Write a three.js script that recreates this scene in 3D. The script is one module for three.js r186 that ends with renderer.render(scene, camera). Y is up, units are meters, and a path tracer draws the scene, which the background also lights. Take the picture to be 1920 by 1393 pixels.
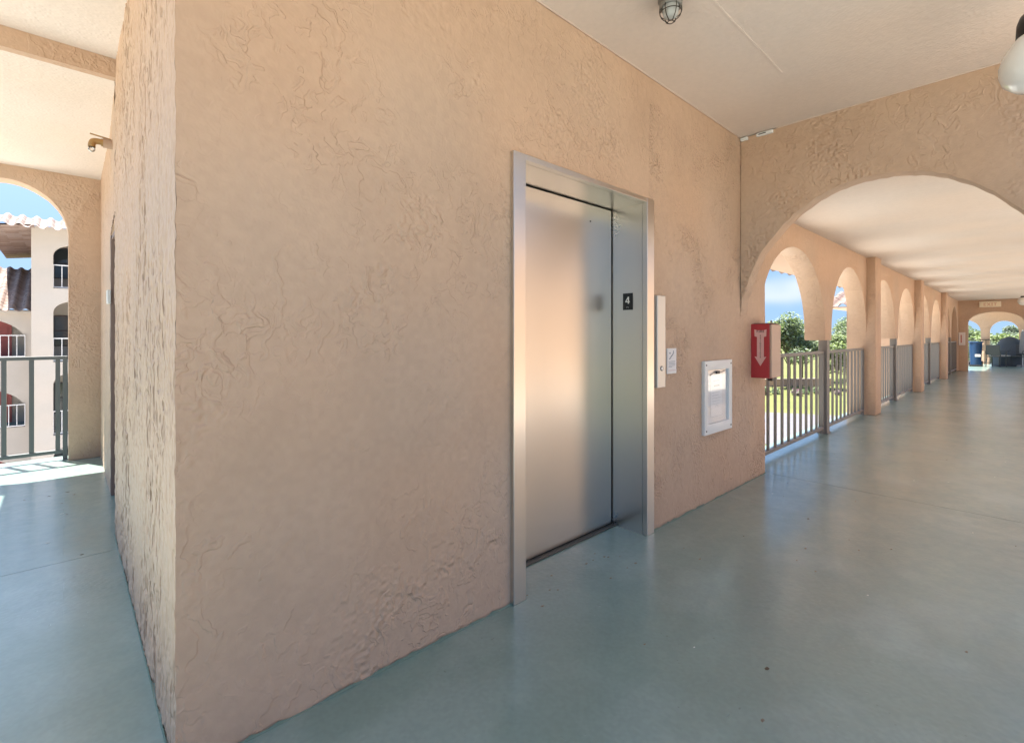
import * as THREE from 'three';
import { mergeGeometries, toCreasedNormals } from 'three/addons/utils/BufferGeometryUtils.js';
import { RoundedBoxGeometry } from 'three/addons/geometries/RoundedBoxGeometry.js';

// ------------------------------------------------------------------ camera, sky, sun, exposure
const renderer = new THREE.WebGLRenderer({ antialias: true });
renderer.toneMapping = THREE.LinearToneMapping;
renderer.toneMappingExposure = 4.6;
renderer.shadowMap.enabled = true;
const scene = new THREE.Scene();
const EYE = 1.27, YAW = THREE.MathUtils.degToRad(42.88);
const camera = new THREE.PerspectiveCamera(2 * THREE.MathUtils.radToDeg(Math.atan(696.5 / 906)), 1920 / 1393, 0.05, 1200);
camera.position.set(0, EYE, 0);
camera.lookAt(Math.sin(YAW), EYE, -Math.cos(YAW));
camera.setViewOffset(1920, 1393, 0, 67.5, 1920, 1393);      // a shifted lens keeps the verticals upright
scene.add(camera);

let seedState = 7;
const rnd = () => { seedState = (seedState * 1664525 + 1013904223) >>> 0; return seedState / 4294967296; };
const seed = (s) => { seedState = (s * 2654435761) >>> 0; rnd(); rnd(); };
const rr = (a, b) => a + (b - a) * rnd();
const mix = (a, b, t) => a + (b - a) * t;
const sstep = (a, b, x) => { const t = Math.min(1, Math.max(0, (x - a) / (b - a))); return t * t * (3 - 2 * t); };
function hash2(i, j, s) { let h = (Math.imul(i, 374761393) + Math.imul(j, 668265263) + Math.imul(s, 1274126177)) | 0; h = Math.imul(h ^ (h >>> 13), 1274126177); return ((h ^ (h >>> 16)) >>> 0) / 4294967296; }
// periodic value noise, -1..1; p, q are the whole-number periods
function pn(x, y, p, q, s) {
  const xi = Math.floor(x), yi = Math.floor(y), fx = x - xi, fy = y - yi;
  const u = fx * fx * fx * (fx * (fx * 6 - 15) + 10), v = fy * fy * fy * (fy * (fy * 6 - 15) + 10);
  const x0 = ((xi % p) + p) % p, x1 = (x0 + 1) % p, y0 = ((yi % q) + q) % q, y1 = (y0 + 1) % q;
  const a = hash2(x0, y0, s), b = hash2(x1, y0, s), c = hash2(x0, y1, s), d = hash2(x1, y1, s);
  return 2 * (a + (b - a) * u + (c - a) * v + (a - b - c + d) * u * v) - 1;
}
const fbm = (x, y, p, q, s, o = 3) => { let r = 0, k = 1, t = 0; for (let i = 0; i < o; i++) { r += k * pn(x, y, p, q, s + i); t += k; k *= 0.5; x *= 2; y *= 2; p *= 2; q *= 2; } return r / t; };

const SUN = new THREE.Vector3(-0.10, 1, -0.40).normalize();
{
  const W = 512, H = 256, data = new Float32Array(W * H * 4), d = new THREE.Vector3();
  for (let j = 0; j < H; j++) for (let i = 0; i < W; i++) {
    const el = ((j + 0.5) / H - 0.5) * Math.PI, az = ((i + 0.5) / W - 0.5) * 2 * Math.PI;
    d.set(Math.cos(el) * Math.cos(az), Math.sin(el), Math.cos(el) * Math.sin(az));
    const t = Math.pow(Math.max(0, d.y), 0.55), cs = Math.max(0, d.dot(SUN));
    let r = mix(0.108, 0.048, t), g = mix(0.160, 0.122, t), b = mix(0.218, 0.295, t);
    const halo = 0.5 * Math.pow(cs, 4) + 0.4 * Math.pow(cs, 80);   // hazy brightness round the high sun
    r += halo * 0.9; g += halo * 0.97; b += halo;
    if (d.y > 0) {
      const k = 1 / (d.y + 0.18), n = fbm(d.x * k * 1.6 + 40, d.z * k * 1.6 + 40, 4096, 4096, 11, 5);
      const c = sstep(0.10, 0.55, n) * 0.75;
      r = mix(r, 0.23, c); g = mix(g, 0.24, c); b = mix(b, 0.25, c);
    }
    const o = (j * W + i) * 4; data[o] = r; data[o + 1] = g; data[o + 2] = b; data[o + 3] = 1;
  }
  const sky = new THREE.DataTexture(data, W, H, THREE.RGBAFormat, THREE.FloatType);
  sky.mapping = THREE.EquirectangularReflectionMapping; sky.magFilter = THREE.LinearFilter; sky.minFilter = THREE.LinearFilter; sky.needsUpdate = true;
  scene.background = sky; scene.environment = sky;
}
const sun = new THREE.DirectionalLight(new THREE.Color().setRGB(1, 0.95, 0.86), 5.0);
sun.position.copy(SUN).multiplyScalar(120); sun.target.position.set(8, 0, -4);
sun.castShadow = true; sun.shadow.mapSize.set(4096, 4096);
Object.assign(sun.shadow.camera, { left: -60, right: 60, top: 60, bottom: -60, near: 1, far: 300 });
scene.add(sun, sun.target);

// ------------------------------------------------------------------ helpers
const taken = new Map();
function numbered(n) { const k = taken.get(n) || 0; taken.set(n, k + 1); return k ? `${n}_${String(k).padStart(3, '0')}` : n; }
function tag(o, label, category, group) { Object.assign(o.userData, { label, category }); if (group) o.userData.group = group; return o; }
function shade(o) { o.castShadow = o.receiveShadow = true; return o; }
function mesh(name, geo, mat, parent = scene) { const m = shade(new THREE.Mesh(geo, mat)); m.name = parent === scene ? numbered(name) : name; parent.add(m); return m; }
function thing(name, label, category, pos = [0, 0, 0], turn = 0, group) { const g = new THREE.Group(); g.name = numbered(name); g.position.set(...pos); g.rotation.y = turn; scene.add(g); return tag(g, label, category, group); }
function struct(name, geo, mat, label) { const m = mesh(name, geo, mat); m.userData.kind = 'structure'; if (label) m.userData.label = label; return m; }
function copyOf(o, label) { const c = o.clone(); c.name = numbered(o.name.replace(/_\d{3}$/, '')); c.userData = { ...o.userData }; if (label) c.userData.label = label; scene.add(c); return c; }
// planar uv in metres, chosen by the way each face points
function puv(g, ox = 0, oy = 0) {
  g = g.index ? g.toNonIndexed() : g; const p = g.attributes.position, uv = new Float32Array(p.count * 2);
  const a = new THREE.Vector3(), b = new THREE.Vector3(), c = new THREE.Vector3();
  for (let i = 0; i < p.count; i += 3) {
    a.fromBufferAttribute(p, i); b.fromBufferAttribute(p, i + 1); c.fromBufferAttribute(p, i + 2); b.sub(a); c.sub(a); b.cross(c);
    const X = Math.abs(b.x), Y = Math.abs(b.y), Z = Math.abs(b.z);
    for (let k = i; k < i + 3; k++) {
      const x = p.getX(k), y = p.getY(k), z = p.getZ(k);
      uv[2 * k] = (Z >= X && Z >= Y ? x : X >= Y ? z : x) + ox; uv[2 * k + 1] = (Y > X && Y > Z ? z : y) + oy;
    }
  }
  g.setAttribute('uv', new THREE.BufferAttribute(uv, 2)); return g;
}
const bx = (x0, x1, y0, y1, z0, z1) => { const g = new THREE.BoxGeometry(x1 - x0, y1 - y0, z1 - z0); g.translate((x0 + x1) / 2, (y0 + y1) / 2, (z0 + z1) / 2); return g; };
const rbx = (x0, x1, y0, y1, z0, z1, r = 0.004, s = 2) => { const g = new RoundedBoxGeometry(x1 - x0, y1 - y0, z1 - z0, s, r); g.translate((x0 + x1) / 2, (y0 + y1) / 2, (z0 + z1) / 2); return g; };
const merge = (a) => mergeGeometries(a.map((g) => { const h = g.index ? g.toNonIndexed() : g; for (const k of Object.keys(h.attributes)) if (!['position', 'normal', 'uv'].includes(k)) h.deleteAttribute(k); return h; }));
function cyl(r0, r1, h, n = 16) { const g = new THREE.CylinderGeometry(r1, r0, h, n); g.translate(0, h / 2, 0); return g; }
function tube(pts, r, n = 6, seg = 12, closed = false) { return new THREE.TubeGeometry(new THREE.CatmullRomCurve3(pts.map((q) => new THREE.Vector3(...q)), closed, 'catmullrom', 0.3), seg, r, n, closed); }
// a wall cut from an outline (a along the wall, b up), thickness t; axis 'z' lies along x, axis 'x' lies along z (a = -z)
function plate(pts, holes, t, axis, at, bevel = 0.008) {
  const s = new THREE.Shape(pts.map((q) => new THREE.Vector2(...q)));
  for (const h of holes) s.holes.push(new THREE.Path(h.map((q) => new THREE.Vector2(...q))));
  let g = new THREE.ExtrudeGeometry(s, { depth: t - 2 * bevel, bevelEnabled: bevel > 0, bevelThickness: bevel, bevelSize: bevel, bevelOffset: -bevel, bevelSegments: 2 });
  g.translate(0, 0, bevel);
  if (axis === 'x') { g.rotateY(Math.PI / 2); g.translate(at, 0, 0); } else g.translate(0, 0, at);
  return puv(toCreasedNormals(g, 0.6));
}
const wob = (a, s) => 0.004 * pn(a * 7 + 50, s * 3.1, 4096, 4096, 5) + 0.003 * pn(a * 23 + 50, s * 5.3, 4096, 4096, 6);
// points of an arch from (a0, spring) over the apex to (a1, spring), slightly hand-made
function archPts(a0, a1, spring, apex, n = 30, power = 2) {
  const c = (a0 + a1) / 2, r = (a1 - a0) / 2, out = [];
  for (let i = 0; i <= n; i++) { const th = Math.PI * (1 - i / n), co = Math.cos(th), si = Math.sin(th); const k = 1 + wob(th * 1.3, a0); out.push([c + r * Math.sign(co) * Math.pow(Math.abs(co), 2 / power) * k, spring + (apex - spring) * Math.pow(Math.max(0, si), 2 / power) * k]); }
  return out;
}
function tex(W, H, fn, srgb, rep) {
  const data = new Uint8Array(W * H * 4);
  for (let j = 0; j < H; j++) for (let i = 0; i < W; i++) { const v = fn(i / W, j / H), o = (j * W + i) * 4; if (typeof v === 'number') { data[o] = data[o + 1] = data[o + 2] = Math.max(0, Math.min(255, v * 255 + hash2(i, j, 3) - 0.5)); } else { data[o] = v[0] * 255; data[o + 1] = v[1] * 255; data[o + 2] = v[2] * 255; } data[o + 3] = 255; }
  const t = new THREE.DataTexture(data, W, H); t.wrapS = t.wrapT = THREE.RepeatWrapping; t.magFilter = THREE.LinearFilter; t.minFilter = THREE.LinearMipmapLinearFilter; t.generateMipmaps = true;
  if (srgb) t.colorSpace = THREE.SRGBColorSpace; if (rep) t.repeat.set(rep[0], rep[1]); t.needsUpdate = true; return t;
}
const lin = (r, g, b) => new THREE.Color().setRGB(r, g, b);
const std = (c, roughness = 0.7, o = {}) => new THREE.MeshStandardMaterial({ color: c, roughness, metalness: 0, ...o });
const phys = (c, roughness, o = {}) => new THREE.MeshPhysicalMaterial({ color: c, roughness, ...o });
const linToS = (v) => v <= 0.0031308 ? v * 12.92 : 1.055 * Math.pow(v, 1 / 2.4) - 0.055;

// ------------------------------------------------------------------ materials
// skip-trowelled stucco: flat skin with ragged edges, dragged lines and granular patches; 3.2 m a side
const edge = (n, t, w, d) => sstep(t, t + w, n) - sstep(t + w, t + d, n);      // a ragged lip that dies away behind
const stuccoBump = tex(2048, 2048, (u, v) => {
  const wx = pn(u * 34, v * 34, 34, 34, 21) * 0.010 + pn(u * 95, v * 95, 95, 95, 22) * 0.0055 + pn(u * 240, v * 240, 240, 240, 25) * 0.0022, wy = pn(u * 34, v * 34, 34, 34, 23) * 0.010 + pn(u * 95, v * 95, 95, 95, 24) * 0.0055 + pn(u * 240, v * 240, 240, 240, 26) * 0.0022;
  const X = u + wx, Y = v + wy;
  const zone = sstep(-0.45, 0.35, pn(u * 6, v * 6, 6, 6, 51) + 0.45 * pn(u * 15, v * 15, 15, 15, 52));
  let h = 0.45 + 0.02 * pn(u * 7, v * 6, 7, 6, 61);
  const brk = sstep(-0.25, 0.3, pn(X * 40, Y * 36, 40, 36, 53) + 0.4 * pn(u * 100, v * 100, 100, 100, 54)), br2 = sstep(-0.15, 0.35, pn(X * 55 + 7, Y * 47, 55, 47, 55) + 0.4 * pn(u * 120, v * 120, 120, 120, 56));
  h += 0.15 * edge(fbm(X * 11, Y * 9, 11, 9, 31, 4), 0.12, 0.028, 0.60) * (0.2 + 0.8 * zone) * brk;
  h -= 0.17 * edge(fbm(X * 19, Y * 15, 19, 15, 41, 3), 0.14, 0.028, 0.50) * zone * br2;
  h += 0.16 * edge(fbm(X * 33, Y * 27, 33, 27, 43, 3), 0.20, 0.04, 0.50) * (0.3 + 0.7 * zone) * brk;
  h -= 0.16 * edge(fbm(X * 58, Y * 50, 58, 50, 45, 2), 0.30, 0.05, 0.45) * (0.15 + 0.85 * zone) * br2;
  h += 0.14 * edge(fbm(X * 90, Y * 62, 90, 62, 47, 2), 0.34, 0.08, 0.3) * sstep(0.35, 0.8, zone);
  const dz = sstep(0.15, 0.5, pn(u * 8 + 9, v * 7, 8, 7, 71) + 0.4 * pn(u * 25, v * 21, 25, 21, 72));
  h += 0.13 * dz * (sstep(0.25, 0.55, pn(X * 130, Y * 38, 130, 38, 81)) - 0.3);
  const gz = sstep(0.25, 0.55, pn(u * 12, v * 11 + 4, 12, 11, 91) + 0.4 * pn(u * 40, v * 40, 40, 40, 94));
  h += gz * 0.18 * pn(u * 190, v * 190, 190, 190, 92) * (0.4 + zone);
  return h + 0.02 * pn(u * 380, v * 380, 380, 380, 93);
}, false, [1 / 3.2, 1 / 3.2]);
// the end of the block: the same skin dragged down in long vertical runs
const dragH = (u, v) => {
  const X = u + pn(u * 30, v * 9, 30, 9, 121) * 0.006 + pn(u * 90, v * 40, 90, 40, 122) * 0.002;
  const a = pn(X * 88, v * 17, 88, 17, 131), b = pn(X * 170, v * 46, 170, 46, 132), c = pn(X * 40, v * 9, 40, 9, 133), z = sstep(-0.7, 0.2, pn(u * 8, v * 4, 8, 4, 134));
  return 0.6 + 0.08 * c - z * (0.34 * sstep(0.15, 0.55, a) + 0.30 * sstep(0.30, 0.65, b)) + 0.06 * pn(u * 120, v * 160, 120, 160, 135);
};
const dragBump = tex(1024, 2048, dragH, false, [1 / 1.8, 1 / 2.4]);
const mottle = (base, amp, f, s) => tex(512, 512, (u, v) => { const n = 1 + amp * fbm(u * f, v * f, f, f, s, 4) + amp * 0.35 * pn(u * 128, v * 128, 128, 128, s + 9), q = amp * 0.4 * pn(u * 5, v * 5, 5, 5, s + 20); return base.map((c, i) => linToS(Math.min(1, Math.max(0, c * (n + (i === 0 ? q : i === 2 ? -q : 0)))))); }, true, [1 / 2.7, 1 / 2.7]);
const WALL = [0.505, 0.346, 0.240];
const mWall = std(0xffffff, 0.62, { map: mottle(WALL, 0.10, 6, 201), bumpMap: stuccoBump, bumpScale: 0.0135 });
const stuccoFine = stuccoBump.clone(); stuccoFine.repeat.set(1 / 2.1, 1 / 2.1); stuccoFine.offset.set(0.37, 0.61); stuccoFine.needsUpdate = true;
const mWallRough = std(0xffffff, 0.62, { map: mWall.map, bumpMap: stuccoFine, bumpScale: 0.019 });
const mEnd = std(0xffffff, 0.55, { map: mottle(WALL, 0.07, 6, 205), bumpMap: dragBump, bumpScale: 0.018 });
const ceilBump = tex(512, 512, (u, v) => 0.5 + 0.3 * fbm(u * 20, v * 6, 20, 6, 301, 4) + 0.2 * pn(u * 170, v * 170, 170, 170, 302), false, [1 / 1.7, 1 / 1.7]);
const mCeil = std(0xffffff, 0.7, { map: mottle([0.68, 0.58, 0.50], 0.06, 5, 211), bumpMap: ceilBump, bumpScale: 0.003 });
// painted concrete: trowel sweeps, pits and worn patches, 4 m a side
const floorBump = tex(2048, 2048, (u, v) => {
  const wx = u + 0.02 * pn(u * 9, v * 9, 9, 9, 401), wy = v + 0.02 * pn(u * 9, v * 9, 9, 9, 402);
  const sweep = pn(wx * 12 + wy * 30, wy * 44 - wx * 20, 4096, 4096, 403), fine = pn(u * 260, v * 260, 260, 260, 404);
  let h = 0.6 + 0.14 * fbm(wx * 7, wy * 7, 7, 7, 405, 3) + 0.07 * sweep + 0.07 * fine * sstep(-0.2, 0.5, pn(u * 6, v * 6, 6, 6, 406));
  const pit = pn(u * 260, v * 260, 260, 260, 407); h -= 0.3 * sstep(0.96, 0.99, pit) * sstep(0, 0.4, pn(u * 8, v * 8, 8, 8, 408));
  return h;
}, false, [1 / 4, 1 / 4]);
const floorCol = tex(1024, 1024, (u, v) => {
  const n = fbm(u * 6, v * 6, 6, 6, 411, 4) + 0.5 * sstep(0.1, 0.5, pn(u * 14 + 3 * v, v * 40, 4096, 40, 416)) * pn(u * 8, v * 8, 8, 8, 417), w = sstep(0.0, 0.6, fbm(u * 9, v * 9, 9, 9, 412, 5)), sp = sstep(0.965, 0.99, pn(u * 330, v * 330, 330, 330, 413)) * sstep(0.2, 0.5, pn(u * 12, v * 12, 12, 12, 415)), g = 0.06 * pn(u * 340, v * 340, 340, 340, 414);
  const k = (1 + 0.15 * n + g) * (1 - 0.45 * sp);
  return [mix(0.165, 0.215, w) * k, mix(0.255, 0.305, w) * k, mix(0.222, 0.275, w) * k].map((c) => linToS(c));
}, true, [1 / 4, 1 / 4]);
const floorRough = tex(512, 512, (u, v) => 0.40 + 0.10 * fbm(u * 8, v * 8, 8, 8, 421, 4) + 0.05 * pn(u * 90, v * 90, 90, 90, 422), false, [1 / 4, 1 / 4]);
const mFloor = phys(0xffffff, 1, { map: floorCol, roughnessMap: floorRough, bumpMap: floorBump, bumpScale: 0.006, ior: 1.72, clearcoat: 1, clearcoatRoughness: 0.22 });
const steelRough = tex(256, 256, (u, v) => 0.29 + 0.03 * fbm(u * 3, v * 3, 3, 3, 501, 3), false, [0.5, 0.5]);
const mSteel = phys(lin(0.64, 0.605, 0.56), 1, { metalness: 1, roughnessMap: steelRough });
const mDarkGap = std(lin(0.06, 0.06, 0.06), 0.6);
const mRail = std(lin(0.19, 0.178, 0.168), 0.45), mRailGreen = std(lin(0.125, 0.132, 0.126), 0.45);
const mWhite = std(lin(0.74, 0.74, 0.72), 0.45), mBlack = std(lin(0.02, 0.02, 0.022), 0.4);

// ------------------------------------------------------------------ the walkway: floor, ceilings, walls
const HC = 2.94, HCC = 2.515, ZW = -1.68, ZA = -1.80, ZO = -2.04, PITCH = 4.66, XEND = 23.6, XFAR = 30;
{ // floor slab: a = x, b = -z, extruded downwards
  const s = new THREE.Shape([[-2.6, -3.9], [XEND, -3.9], [XEND, -2.9], [XFAR + 0.2, -2.9], [XFAR + 0.2, 2.09], [4.5, 2.09], [4.5, 6.95], [-2.6, 6.95]].map((q) => new THREE.Vector2(...q)));
  for (const h of [[[4.766, -0.3], [4.771, -0.3], [4.771, 1.62], [4.766, 1.62]], [[-2.4, 3.700], [0.225, 3.700], [0.225, 3.704], [-2.4, 3.704]]]) s.holes.push(new THREE.Path(h.map((q) => new THREE.Vector2(...q))));   // sawn joints
  const g = new THREE.ExtrudeGeometry(s, { depth: 0.3, bevelEnabled: false }); g.rotateX(-Math.PI / 2); g.translate(0, -0.3, 0);
  struct('floor', puv(g), mFloor, 'green painted concrete walkway floor with a worn gloss');
}
{ const g = new THREE.ShapeGeometry(new THREE.Shape([[-0.5, -3.68], [XEND - 0.1, -3.68], [XEND - 0.1, -0.60], [-0.5, -0.60]].map((q) => new THREE.Vector2(...q)))); g.rotateX(-Math.PI / 2); g.translate(0, 0.004, 0); struct('deck_pavement', puv(g), std(0xffffff, 0.85, { map: mottle([0.42, 0.39, 0.345], 0.10, 7, 913) }), 'pale concrete of the open deck beside the landing');
  const h = new THREE.PlaneGeometry(1.45, 7.0); h.rotateX(-Math.PI / 2); h.translate(-1.72, 0.004, -3.2); struct('deck_pavement', puv(h), std(0xffffff, 0.85, { map: mottle([0.28, 0.27, 0.265], 0.10, 7, 914) }), 'grey concrete of the open deck beside the passage'); }
{
  const c = struct('ceiling', puv(bx(-0.85, 4.339, HC, HC + 0.4, ZW + 0.002, 0.32)), mCeil, 'cream painted ceiling over the elevator landing');
  mesh('panel_seam', puv(bx(2.2, 3.34, HC - 0.002, HC + 0.001, -1.088, -1.076)), mCeil, c);
  mesh('caulk_bead', merge([tube([[4.197, HC - 0.004, -1.40], [4.197, HC - 0.003, -0.6], [4.197, HC - 0.004, 0.3]], 0.0045, 6, 30), tube([[0.3, HC - 0.003, ZW + 0.006], [2, HC - 0.004, ZW + 0.006], [4.19, HC - 0.003, ZW + 0.006]], 0.004, 6, 40)]), std(lin(0.62, 0.50, 0.42), 0.6), c);
}
struct('ceiling', puv(merge([bx(-0.85, 0.5, 3.01, HC + 0.4, -3.93, ZW), bx(-0.85, 0.5, 2.90, HC + 0.4, -6.95, -3.99)])), mCeil, 'cream painted ceiling of the side passage with a step');
struct('roof', bx(0.5, 4.757, 2.972, HC + 0.4, -6.95, ZW + 0.001), std(lin(0.4, 0.3, 0.24), 0.9), 'flat roof over the elevator block');
struct('ceiling', puv(bx(4.34, XFAR + 0.2, HCC, HC + 0.4, ZO, 0.42)), mCeil, 'low cream ceiling along the arcaded walkway');
{ const b = mesh('ceiling_beam', puv(bx(-0.85, 0.26, 2.893, 3.009, -3.99, -3.93)), mWall); tag(b, 'tan painted beam edge crossing the ceiling of the side passage', 'beam'); }

// the elevator block: hand-trowelled faces, displaced a little so that the arris is uneven
const nz3 = (x, y, z, s) => pn(x + z * 1.7 + 90, y + z * 0.9 + 90, 4096, 4096, s);
function grid(p0, p1, y0, y1, step = 0.016, amp = 0.0035, relief = 0, vstep = step) {
  const L = Math.hypot(p1[0] - p0[0], p1[1] - p0[1]), n = Math.max(1, Math.round(L / step)), m = Math.max(1, Math.round((y1 - y0) / vstep));
  const g = new THREE.PlaneGeometry(1, 1, n, m), p = g.attributes.position, uv = g.attributes.uv;
  for (let i = 0; i < p.count; i++) {
    const t = p.getX(i) + 0.5, y = mix(y0, y1, p.getY(i) + 0.5), x = mix(p0[0], p1[0], t), z = mix(p0[1], p1[1], t);
    const dx = amp * (0.3 * nz3(x * 9, y * 9, z * 9, 601) + 0.9 * nz3(x * 30, y * 22, z * 30, 602)), dz = amp * (0.3 * nz3(x * 9, y * 9, z * 9, 603) + 0.35 * nz3(x * 30, y * 22, z * 30, 604));
    const rl = relief ? relief * (0.6 - dragH(((-z / 1.8) % 1 + 1) % 1, (y / 2.4) % 1)) : 0;
    p.setXYZ(i, x + dx + rl, y, z + dz); uv.setXY(i, (p0[1] === p1[1] ? x : -z), y);
  }
  g.computeVertexNormals(); return g.toNonIndexed();
}
const FX0 = 1.55, FX1 = 2.79, FH = 2.142, E0 = 0.236, E1 = 0.240, E2 = 0.272, E3 = 0.284;
{
  const w = thing('elevator_wall', 'tan stucco wall with trowelled relief around the steel elevator doorway', 'wall');
  mesh('stucco_face', merge([grid([E0, ZW], [FX0 + 0.02, ZW], 0, 2.97), grid([FX0 + 0.02, ZW], [FX1 - 0.02, ZW], FH - 0.02, 2.97, 0.03)]), mWall, w);
  mesh('stucco_face', grid([FX1 - 0.02, ZW], [4.757, ZW], 0, 2.97), mWallRough, w).userData.label = 'coarsely trowelled stucco between doorway and wall end';
  const e = mesh('end_face', merge([grid([E1, -4.0], [E0, ZW], 0, 3.05, 0.008, 0.0035, 0.017, 0.007), grid([E2, -5.02], [E1, -4.0], 2.07, 3.05, 0.03), grid([E3, -6.7], [E2, -5.02], 0, 3.05, 0.03)]), mEnd, w);
  e.userData.label = 'pale bright end of the wall with vertical trowel drags';
  mesh('return_face', puv(merge([bx(4.70, 4.757, 0, 2.97, ZA - 0.24, ZW - 0.01), bx(E1 + 0.004, E1 + 0.16, 0, 2.068, -4.02, -3.80), bx(E2 + 0.004, E2 + 0.16, 0, 2.068, -5.09, -5.02), ...[1, 2, 3, 4, 5, 6].map((i) => bx(E1 + (E2 - E1) * i / 6 + 0.002, E2 + 0.14, 2.068, 2.12, -4.0 - 0.17 * i, -4.0 - 0.17 * (i - 1))), bx(0.45, 4.7, 0, 2.97, -6.7, -6.5), bx(4.5, 4.7, 0, 2.97, -6.5, ZO)])), mWall, w);
}
// floor paint lapped unevenly up the foot of the wall
{
  const w = scene.getObjectByName('elevator_wall');
  const lap = (p0, p1, nx, nz) => { const L = Math.hypot(p1[0] - p0[0], p1[1] - p0[1]), n = Math.round(L / 0.02), pos = [], idx = []; for (let i = 0; i <= n; i++) { const t = i / n, x = mix(p0[0], p1[0], t), z = mix(p0[1], p1[1], t), h = 0.008 + 0.005 * pn(t * L * 9, p0[0] * 5 + 3, 4096, 4096, 651) + 0.005 * pn(t * L * 40, 7, 4096, 4096, 652); pos.push(x + nx * 0.010, 0.0005, z + nz * 0.010, x + nx * 0.007, h, z + nz * 0.007); if (i < n) idx.push(2 * i, 2 * i + 2, 2 * i + 1, 2 * i + 1, 2 * i + 2, 2 * i + 3); } const g = new THREE.BufferGeometry(); g.setAttribute('position', new THREE.Float32BufferAttribute(pos, 3)); g.setIndex(idx); g.computeVertexNormals(); return puv(g); };
  mesh('floor_paint_edge', merge([lap([E0 - 0.004, ZW], [FX0, ZW], 0, 1), lap([FX1, ZW], [4.757, ZW], 0, 1), lap([E1 + 0.004, -4.0], [E0 + 0.004, ZW], -1, 0)]), std(lin(0.14, 0.20, 0.15), 0.6), w);
}
// bits of dry leaf, grit and flaked paint on the floor
{
  seed(77); const flakes = [[], [], []], spots = [];
  for (let i = 0; i < 46; i++) spots.push([rr(0.9, 7.5), rr(-1.5, 0.1)]); for (let i = 0; i < 12; i++) spots.push([rr(-0.35, 0.15), rr(-5.5, -2.4)]); for (let i = 0; i < 14; i++) spots.push([rr(1.6, 2.4), rr(-1.75, -1.5)]);
  spots.forEach(([x, z], i) => { const k = i >= 58 ? 2 : i % 3, n = 6, r = rr(0.003, k === 0 ? 0.010 : 0.007), pos = [], a0 = rr(0, 6); for (let j = 0; j < n; j++) { const a = a0 + j / n * 6.283, b = a0 + (j + 1) / n * 6.283, f = (q) => r * (0.7 + 0.5 * Math.abs(Math.sin(q * 1.7 + i))); pos.push(x, 0.0035, z, x + Math.cos(b) * f(b) * 1.8, 0.0012, z + Math.sin(b) * f(b), x + Math.cos(a) * f(a) * 1.8, 0.0012, z + Math.sin(a) * f(a)); } const g = new THREE.BufferGeometry(); g.setAttribute('position', new THREE.Float32BufferAttribute(pos, 3)); g.computeVertexNormals(); flakes[k].push(g); });
  const bits = new THREE.Group(); bits.name = 'floor_debris'; bits.userData = { kind: 'stuff', label: 'scattered dry leaf bits, grit and paint flakes on the green floor' }; scene.add(bits);
  [['leaf_bits', [0.10, 0.07, 0.04]], ['paint_flakes', [0.62, 0.62, 0.58]], ['grit', [0.22, 0.17, 0.12]]].forEach(([n, c], k) => mesh(n, mergeGeometries(flakes[k]), std(lin(...c), 0.8), bits));
}
// service door in the end of the block
{
  const t = thing('service_door', 'brown steel service door set back into the pale wall end', 'door', [0.30, 0, -4.45]);
  mesh('door_leaf', rbx(0.03, 0.07, 0.01, 2.03, -0.52, 0.41, 0.004), std(lin(0.22, 0.15, 0.12), 0.5), t);
  const fr = mesh('door_frame', merge([bx(-0.026, 0.10, 0, 2.065, -0.565, -0.52), bx(-0.02, 0.10, 0, 2.065, 0.41, 0.445), bx(-0.02, 0.10, 2.03, 2.065, -0.52, 0.41)]), std(lin(0.22, 0.15, 0.12), 0.5), t);
  mesh('strike_box', rbx(-0.052, -0.026, 1.52, 1.63, -0.56, -0.50, 0.006), mWhite, t);
}
// big arch between landing and walkway
const ARC = [[0, 2.40], [0.17, 2.388], [0.30, 2.350], [0.435, 2.278], [0.555, 2.187], [0.67, 2.072], [0.775, 1.925], [0.84, 1.79], [0.885, 1.65], [0.912, 1.56], [0.928, 1.46]];
function halfProfile(list, n) { const c = new THREE.CatmullRomCurve3(list.map(([a, b]) => new THREE.Vector3(a, b, 0))); return c.getPoints(n).map((q) => [q.x + wob(q.y * 2, 1), q.y + wob(q.x * 3, 2)]); }
{
  const c = -0.75, half = halfProfile(ARC, 40), A = (z) => -z;      // a = -z
  const over = half.slice().reverse().map(([d, y]) => [A(c + d), y]).concat(half.slice(1).map(([d, y]) => [A(c - d), y]));   // from the right springing (z > c) to the left
  const pts = [[A(0.415), 0.0], [A(c + 0.93), 0.0], ...over, [A(ZW + 0.0025), 1.44], [A(ZW + 0.0025), HC - 0.003], [A(0.415), HC - 0.003]];
  const m = mesh('arch_wall', plate(pts, [], 0.14, 'x', 4.2, 0.007), mWall);
  tag(m, 'tan stucco wall pierced by one wide round arch onto the walkway', 'wall');
}
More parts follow.
